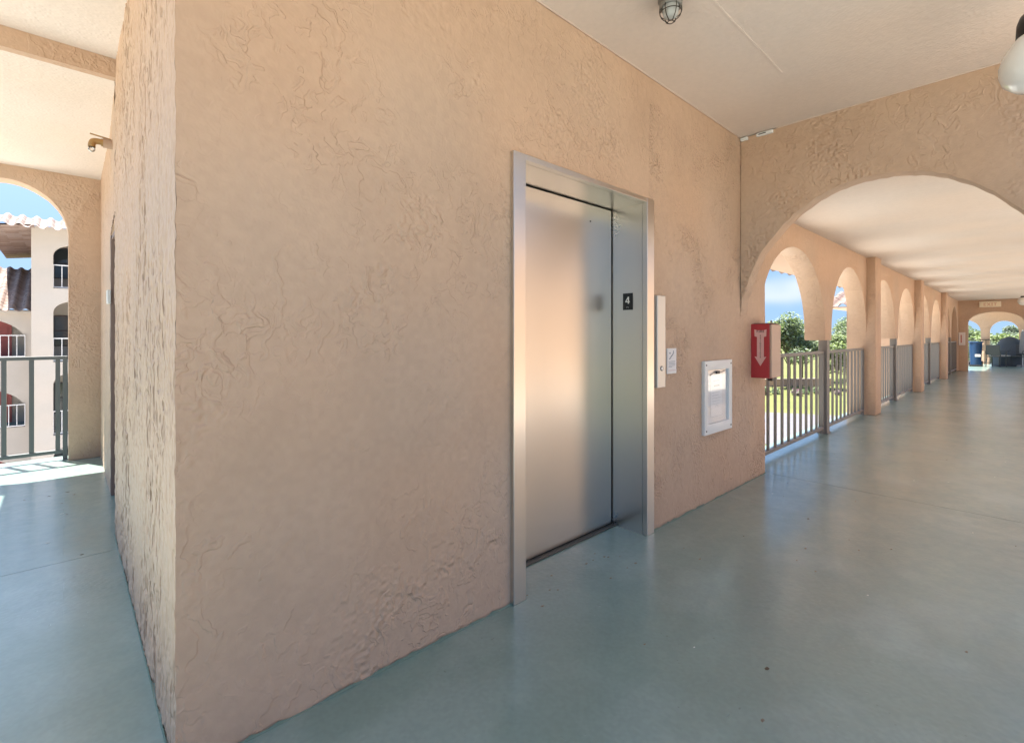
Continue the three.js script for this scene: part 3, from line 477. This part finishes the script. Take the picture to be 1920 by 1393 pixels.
// the stair tower that stands out from the arcade farther on
{
  const t = thing('stair_tower', 'projecting stair tower with clay tile eaves beyond the arcade', 'building', [19.2, -9.2, -2.09]);
  mesh('wall', puv(bx(0.9, 4.4, 0, 11.55, -2.0, 0)), mWall, t);
  const g = new THREE.Group(); g.name = 'roof'; g.position.set(0, 11.45, 0.1); g.rotation.y = -Math.PI / 2; t.add(g); tiles(g, 6, 4, 0.4, 0.30, 33); g.position.z = -2.75;
  mesh('soffit', bx(0.05, 4.4, 11.40, 11.44, -2.7, 0), std(lin(0.50, 0.36, 0.27), 0.8), t);
}

// ------------------------------------------------------------------ building across the courtyard
{
  const b = thing('courtyard_building', 'cream stucco apartment building with tiled roofs across the courtyard', 'building', [0, -9.2, -27]);
  const G = 9.2, cream = std(0xffffff, 0.8, { map: mottle([0.46, 0.405, 0.36], 0.05, 5, 801) }), inner = cream, redD = std(lin(0.40, 0.09, 0.085), 0.5), white = std(lin(0.72, 0.70, 0.70), 0.5), glass = phys(lin(0.05, 0.06, 0.07), 0.08, {}), dark = std(lin(0.06, 0.05, 0.06), 0.6);
  const rail = (x0, x1, y, z, name = 'balcony_railing') => { const g = new THREE.Group(); g.name = name; g.position.set(x0, y, z); b.add(g); mesh('top_rail', bx(0, x1 - x0, 0.93, 0.97, -0.02, 0.02), white, g); mesh('bottom_rail', bx(0, x1 - x0, 0.04, 0.08, -0.02, 0.02), white, g); const n = Math.round((x1 - x0) / 0.24); for (let i = 0; i <= n; i++) mesh('baluster', bx(-0.012, 0.012, 0.06, 0.95, -0.012, 0.012), white, g).position.x = (x1 - x0) * i / n; };
  // tower face (x from -0.94), levels at 3.17, 0.1, -2.85, -5.8
  const lv = [3.17, 0.20, -2.75, -5.70, -8.6], tops = [4.95, 2.66, -0.25, -3.2, -6.1];
  const holes = lv.map((y, i) => [[-0.31, y + G], ...archPts(-0.31, 0.95, tops[i] - 0.45 + G, tops[i] + G, 16), [0.95, y + G]]);
  mesh('tower_wall', plate([[-0.94, 0], [3.2, 0], [3.2, 5.5 + G], [-0.94, 5.5 + G]], holes, 0.25, 'z', 0, 0), cream, b);
  mesh('tower_side', puv(bx(-0.94, -0.7, 0, 5.5 + G, -10, -0.002)), cream, b);
  mesh('recess_wall', bx(-0.69, 3.2, 0, 5.5 + G, -2.4, -2.2), inner, b);
  for (let i = 0; i < 5; i++) {
    mesh('floor_slab', bx(-0.69, 3.2, lv[i] - 0.22 + G, lv[i] - 0.02 + G, -2.19, -0.01), i % 2 ? std(lin(0.20, 0.30, 0.33), 0.7) : inner, b); rail(-0.31, 0.95, lv[i] + G, 0.1);
    const wf = mesh('window', plate([[-0.40, 0.6], [0.25, 0.6], [0.25, 1.95], [-0.40, 1.95]], [[[-0.35, 0.65], [0.20, 0.65], [0.20, 1.25], [-0.35, 1.25]], [[-0.35, 1.31], [0.20, 1.31], [0.20, 1.90], [-0.35, 1.90]]], 0.06, 'z', 0, 0), dark, b); wf.position.set(0.05, lv[i] + G, -2.19);
    mesh('pane', bx(-0.35, 0.20, 0.65, 1.90, 0.01, 0.03), glass, wf);
  }
  // left wing, set back
  const WZ = -2.6, wl = [0.32, -2.62, -5.55, -8.5];
  const wh = wl.map((y) => [[-4.6, y + G], ...archPts(-4.6, -1.22, y + 0.75 + G, y + 1.72 + G, 22), [-1.22, y + G]]);
  mesh('wing_wall', plate([[-9, 0], [-0.95, 0], [-0.95, 2.36 + G], [-9, 2.36 + G]], [...wh.map((h) => h), ...wl.map((y) => [[-8.6, y + G], ...archPts(-8.6, -5.2, y + 0.75 + G, y + 1.72 + G, 16), [-5.2, y + G]])], 0.25, 'z', WZ, 0), cream, b);
  mesh('recess_wall', bx(-9, -0.95, 0, 2.3 + G, WZ - 1.9, WZ - 1.7), inner, b);
  for (const y of wl) {
    mesh('floor_slab', bx(-9, -0.95, y - 0.24 + G, y - 0.02 + G, WZ - 1.69, WZ - 0.01), std(lin(0.20, 0.30, 0.33), 0.7), b); rail(-4.6, -1.22, y + G, WZ + 0.3);
    const d = mesh('entrance_door', bx(-2.62, -1.72, y + G, y + 2.05 + G, WZ - 1.69, WZ - 1.63), redD, b);
    for (const dx of [-2.50, -2.13]) for (const dy of [0.2, 0.85, 1.45]) mesh('door_panel', bx(dx, dx + 0.28, y + dy + G, y + dy + 0.45 + G, WZ - 1.632, WZ - 1.60), redD, d);
  }
  // roofs
  const wr = new THREE.Group(); wr.name = 'wing_roof'; wr.position.set(-5.3, 2.30 + G, WZ + 0.75); b.add(wr); tiles(wr, 11, 15, 0.40, 0.36, 35);
  mesh('eave_board', bx(-9, -0.96, 2.22 + G, 2.31 + G, WZ + 0.26, WZ + 0.66), cream, b);
  const tr = new THREE.Group(); tr.name = 'tower_roof'; tr.position.set(-2.2, 5.36 + G, 1.2); b.add(tr); tiles(tr, 13, 6, 0.42, 0.30, 36);
  const sideRoof = new THREE.Group(); sideRoof.name = 'tower_side_roof'; sideRoof.position.set(-2.15, 5.30 + G, -9.6); sideRoof.rotation.y = -Math.PI / 2; b.add(sideRoof); tiles(sideRoof, 25, 3, 0.42, 0.16, 37);
  mesh('roof_deck', bx(-0.94, 3.2, 5.5 + G, 5.6 + G, -10, 0.25), inner, b);
}

// ------------------------------------------------------------------ grounds: lawn, drive, wall, fence, shrubs, trees
const GY = -9.2;
const lawnMap = tex(1024, 1024, (u, v) => { const n = fbm(u * 9, v * 9, 9, 9, 901, 4), f = pn(u * 300, v * 300, 300, 300, 902), k = 1 + 0.22 * n + 0.18 * f; return [0.110 * k, 0.120 * k, 0.030 * k].map(linToS); }, true, [1 / 30, 1 / 30]);
{ const g = new THREE.CircleGeometry(900, 64); g.rotateX(-Math.PI / 2); g.translate(0, GY, 0); struct('ground', puv(g), std(0xffffff, 0.95, { map: lawnMap }), 'bright mown lawn far below the walkway'); }
const onGround = (depth, side, y = GY) => new THREE.Vector3(Math.sin(YAW) * depth + Math.cos(YAW) * side, y, -Math.cos(YAW) * depth + Math.sin(YAW) * side);
{
  const s = new THREE.Shape([onGround(46, 18), onGround(49, 60), onGround(62, 46), onGround(66, 34), onGround(64, 20)].map((q) => new THREE.Vector2(q.x, -q.z))); const g = new THREE.ShapeGeometry(s); g.rotateX(-Math.PI / 2); g.translate(0, GY + 0.03, 0);
  struct('drive', puv(g), std(0xffffff, 0.9, { map: mottle([0.115, 0.108, 0.115], 0.12, 8, 911) }), 'pale grey concrete drive across the lawn');
  const court = new THREE.ShapeGeometry(new THREE.Shape([[-60, 30], [-12, 30], onGround(38, -8), onGround(38, 62), [70, -60], [-60, -60]].map((q) => (q.isVector3 ? new THREE.Vector2(q.x, -q.z) : new THREE.Vector2(...q))))); court.rotateX(-Math.PI / 2); court.translate(0, GY + 0.02, 0); struct('courtyard_pavement', puv(court), std(0xffffff, 0.9, { map: mottle([0.52, 0.49, 0.44], 0.12, 8, 912) }));
}
{
  const a = onGround(98, 46), c = onGround(100, 66), L = a.distanceTo(c), turn = -Math.atan2(c.z - a.z, c.x - a.x);
  const w = thing('boundary_wall', 'low pink rendered garden wall beyond the lawn', 'wall', [a.x, GY, a.z], turn);
  mesh('wall_panel', puv(bx(0, L, 0, 1.5, -0.15, 0.15)), std(lin(0.60, 0.36, 0.27), 0.8), w); mesh('coping', bx(0, L, 1.502, 1.62, -0.22, 0.22), std(lin(0.62, 0.52, 0.44), 0.8), w);
  const f0 = onGround(88, 40), f1 = onGround(92, 72), LF = f0.distanceTo(f1), f = thing('garden_fence', 'thin dark garden fence running behind the lawn', 'fence', [f0.x, GY, f0.z], -Math.atan2(f1.z - f0.z, f1.x - f0.x));
  for (const y of [0.3, 1.15]) mesh('fence_rail', bx(0, LF, y, y + 0.04, -0.03, 0.03), mBlack, f); for (let i = 0; i <= 16; i++) mesh('fence_post', bx(-0.05, 0.05, 0, 1.3, -0.05, 0.05), mBlack, f).position.x = LF * i / 16;
}
function leafCloud(blobs, n, size, cols) {
  const pos = [], nor = [], col = [], c = new THREE.Color(), v = new THREE.Vector3(), q = new THREE.Quaternion(), e = new THREE.Euler();
  for (const [bxx, by, bz, br, k] of blobs) {
    const m = Math.round(n * k); for (let i = 0; i < m; i++) {
      const th = rr(0, Math.PI * 2), ph = Math.acos(rr(-1, 1)), r = br * Math.pow(rnd(), 0.45), cx = bxx + r * Math.sin(ph) * Math.cos(th), cy = by + r * Math.cos(ph) * 0.8, cz = bz + r * Math.sin(ph) * Math.sin(th);
      q.setFromEuler(e.set(rr(-0.9, 0.9), rr(0, 6.3), rr(-0.9, 0.9))); const s = size * rr(0.6, 1.3); const base = cols[Math.floor(rnd() * cols.length)], kk = rr(1.15, 1.9);
      const P = [[-0.5, 0, -0.2], [0.1, 0.08, -0.5], [0.55, 0, 0.1], [0, -0.06, 0.5]].map((w) => v.set(...w).multiplyScalar(s).applyQuaternion(q).clone().add(new THREE.Vector3(cx, cy, cz)));
      const nn = new THREE.Vector3(0, 1, 0).applyQuaternion(q);
      for (const ix of [0, 2, 1, 0, 3, 2]) { pos.push(P[ix].x, P[ix].y, P[ix].z); nor.push(nn.x, nn.y, nn.z); col.push(base[0] * kk, base[1] * kk, base[2] * kk); }
    }
  }
  const g = new THREE.BufferGeometry(); g.setAttribute('position', new THREE.Float32BufferAttribute(pos, 3)); g.setAttribute('normal', new THREE.Float32BufferAttribute(nor, 3)); g.setAttribute('color', new THREE.Float32BufferAttribute(col, 3)); return g;
}
const mLeaf = phys(0xffffff, 1, { vertexColors: true, side: THREE.DoubleSide, transmission: 0.45, thickness: 0 }), mBark = std(lin(0.13, 0.10, 0.075), 0.9);
function treeProto(sd, h, R, cols, label) {
  seed(sd); const t = thing('tree', label, 'tree', [0, 0, 0], 0, 'trees beyond the lawn'), limbs = [], blobs = [];
  limbs.push(tube([[0, -0.2, 0], [rr(-0.2, 0.2), h * 0.25, rr(-0.2, 0.2)], [rr(-0.4, 0.4), h * 0.62, rr(-0.4, 0.4)]], h * 0.022, 8, 10));
  for (let i = 0; i < 13; i++) { const a = i * 2.4 + rr(-0.4, 0.4), y = h * rr(0.34, 0.93), r = R * rr(0.3, 0.82) * (y > h * 0.8 ? 0.5 : 1); const x = Math.cos(a) * r, z = Math.sin(a) * r; blobs.push([x, y, z, R * rr(0.28, 0.46), 0.07]); limbs.push(tube([[0, h * 0.3, 0], [x * 0.5, y * 0.85, z * 0.5], [x, y, z]], h * 0.007, 5, 6)); }
  blobs.push([0, h * 0.66, 0, R * 0.6, 0.1]);
  mesh('trunk', merge(limbs), mBark, t); mesh('crown', leafCloud(blobs, 7000, h * 0.031, cols), mLeaf, t); return t;
}
{
  const P = [treeProto(51, 13, 5.0, [[0.10, 0.135, 0.05], [0.125, 0.16, 0.06], [0.07, 0.10, 0.045]], 'broad leafy tree with a light green crown beyond the lawn'), treeProto(52, 12, 4.2, [[0.08, 0.11, 0.055], [0.065, 0.095, 0.05], [0.10, 0.13, 0.065]], 'dense tree with a dull green crown beyond the lawn'), treeProto(53, 11, 4.6, [[0.13, 0.165, 0.05], [0.105, 0.14, 0.05]], 'yellowish green loose tree beyond the lawn')];
  const spots = [[0, 96, 55, 1.12], [1, 104, 50, 1.0], [2, 92, 62, 0.95], [0, 110, 66, 1.05], [1, 100, 72, 1.0], [0, 112, 78, 1.1], [2, 98, 80, 1.0], [1, 118, 58, 1.15], [2, 70, 55, 0.62], [0, 130, 92, 1.1], [1, 125, 100, 1.1], [2, 120, 108, 1.05], [0, 128, 116, 1.1], [1, 116, 122, 1.1], [2, 82, 76, 0.8], [0, 112, 44, 1.0], [0, 96, 90, 1.0], [2, 92, 100, 1.0], [1, 62, 62.5, 0.85], [2, 66, 65.5, 0.95]];
  const used = [0, 0, 0];
  spots.forEach(([k, d, s, sc], i) => { const o = used[k]++ ? copyOf(P[k]) : P[k], p = onGround(d, s); o.position.copy(p); o.scale.setScalar(sc); o.rotation.y = i * 1.9; });
  seed(61);
  const sh = thing('shrub', 'rounded garden shrub along the fence', 'shrub', [0, 0, 0], 0, 'shrubs along the fence'); mesh('foliage', leafCloud([[0, 0.7, 0, 1.0, 0.5], [0.8, 0.55, 0.2, 0.8, 0.3], [-0.7, 0.5, -0.2, 0.75, 0.3]], 900, 0.28, [[0.08, 0.12, 0.045], [0.10, 0.14, 0.05]]), mLeaf, sh);
  const sp = thing('flowering_shrub', 'purple leaved flowering shrub along the fence', 'shrub', [0, 0, 0], 0, 'purple shrubs along the fence'); mesh('foliage', leafCloud([[0, 0.6, 0, 0.9, 0.5], [0.8, 0.45, 0.2, 0.7, 0.3], [-0.7, 0.5, -0.2, 0.7, 0.3]], 900, 0.26, [[0.16, 0.07, 0.11], [0.10, 0.06, 0.07], [0.09, 0.11, 0.05]]), mLeaf, sp);
  for (let i = 0; i < 14; i++) { const p = onGround(86 + rr(-1.5, 1.5), 42 + i * 2.6), pu = i % 4 === 3 || i === 6, src = pu ? sp : sh; const o = src.userData.used ? copyOf(src) : src; src.userData.used = true; o.position.copy(p); o.rotation.y = rr(0, 6); o.scale.setScalar(rr(0.6, 1.0)); }
  for (const o of scene.children) delete o.userData.used;
}
renderer.render(scene, camera);
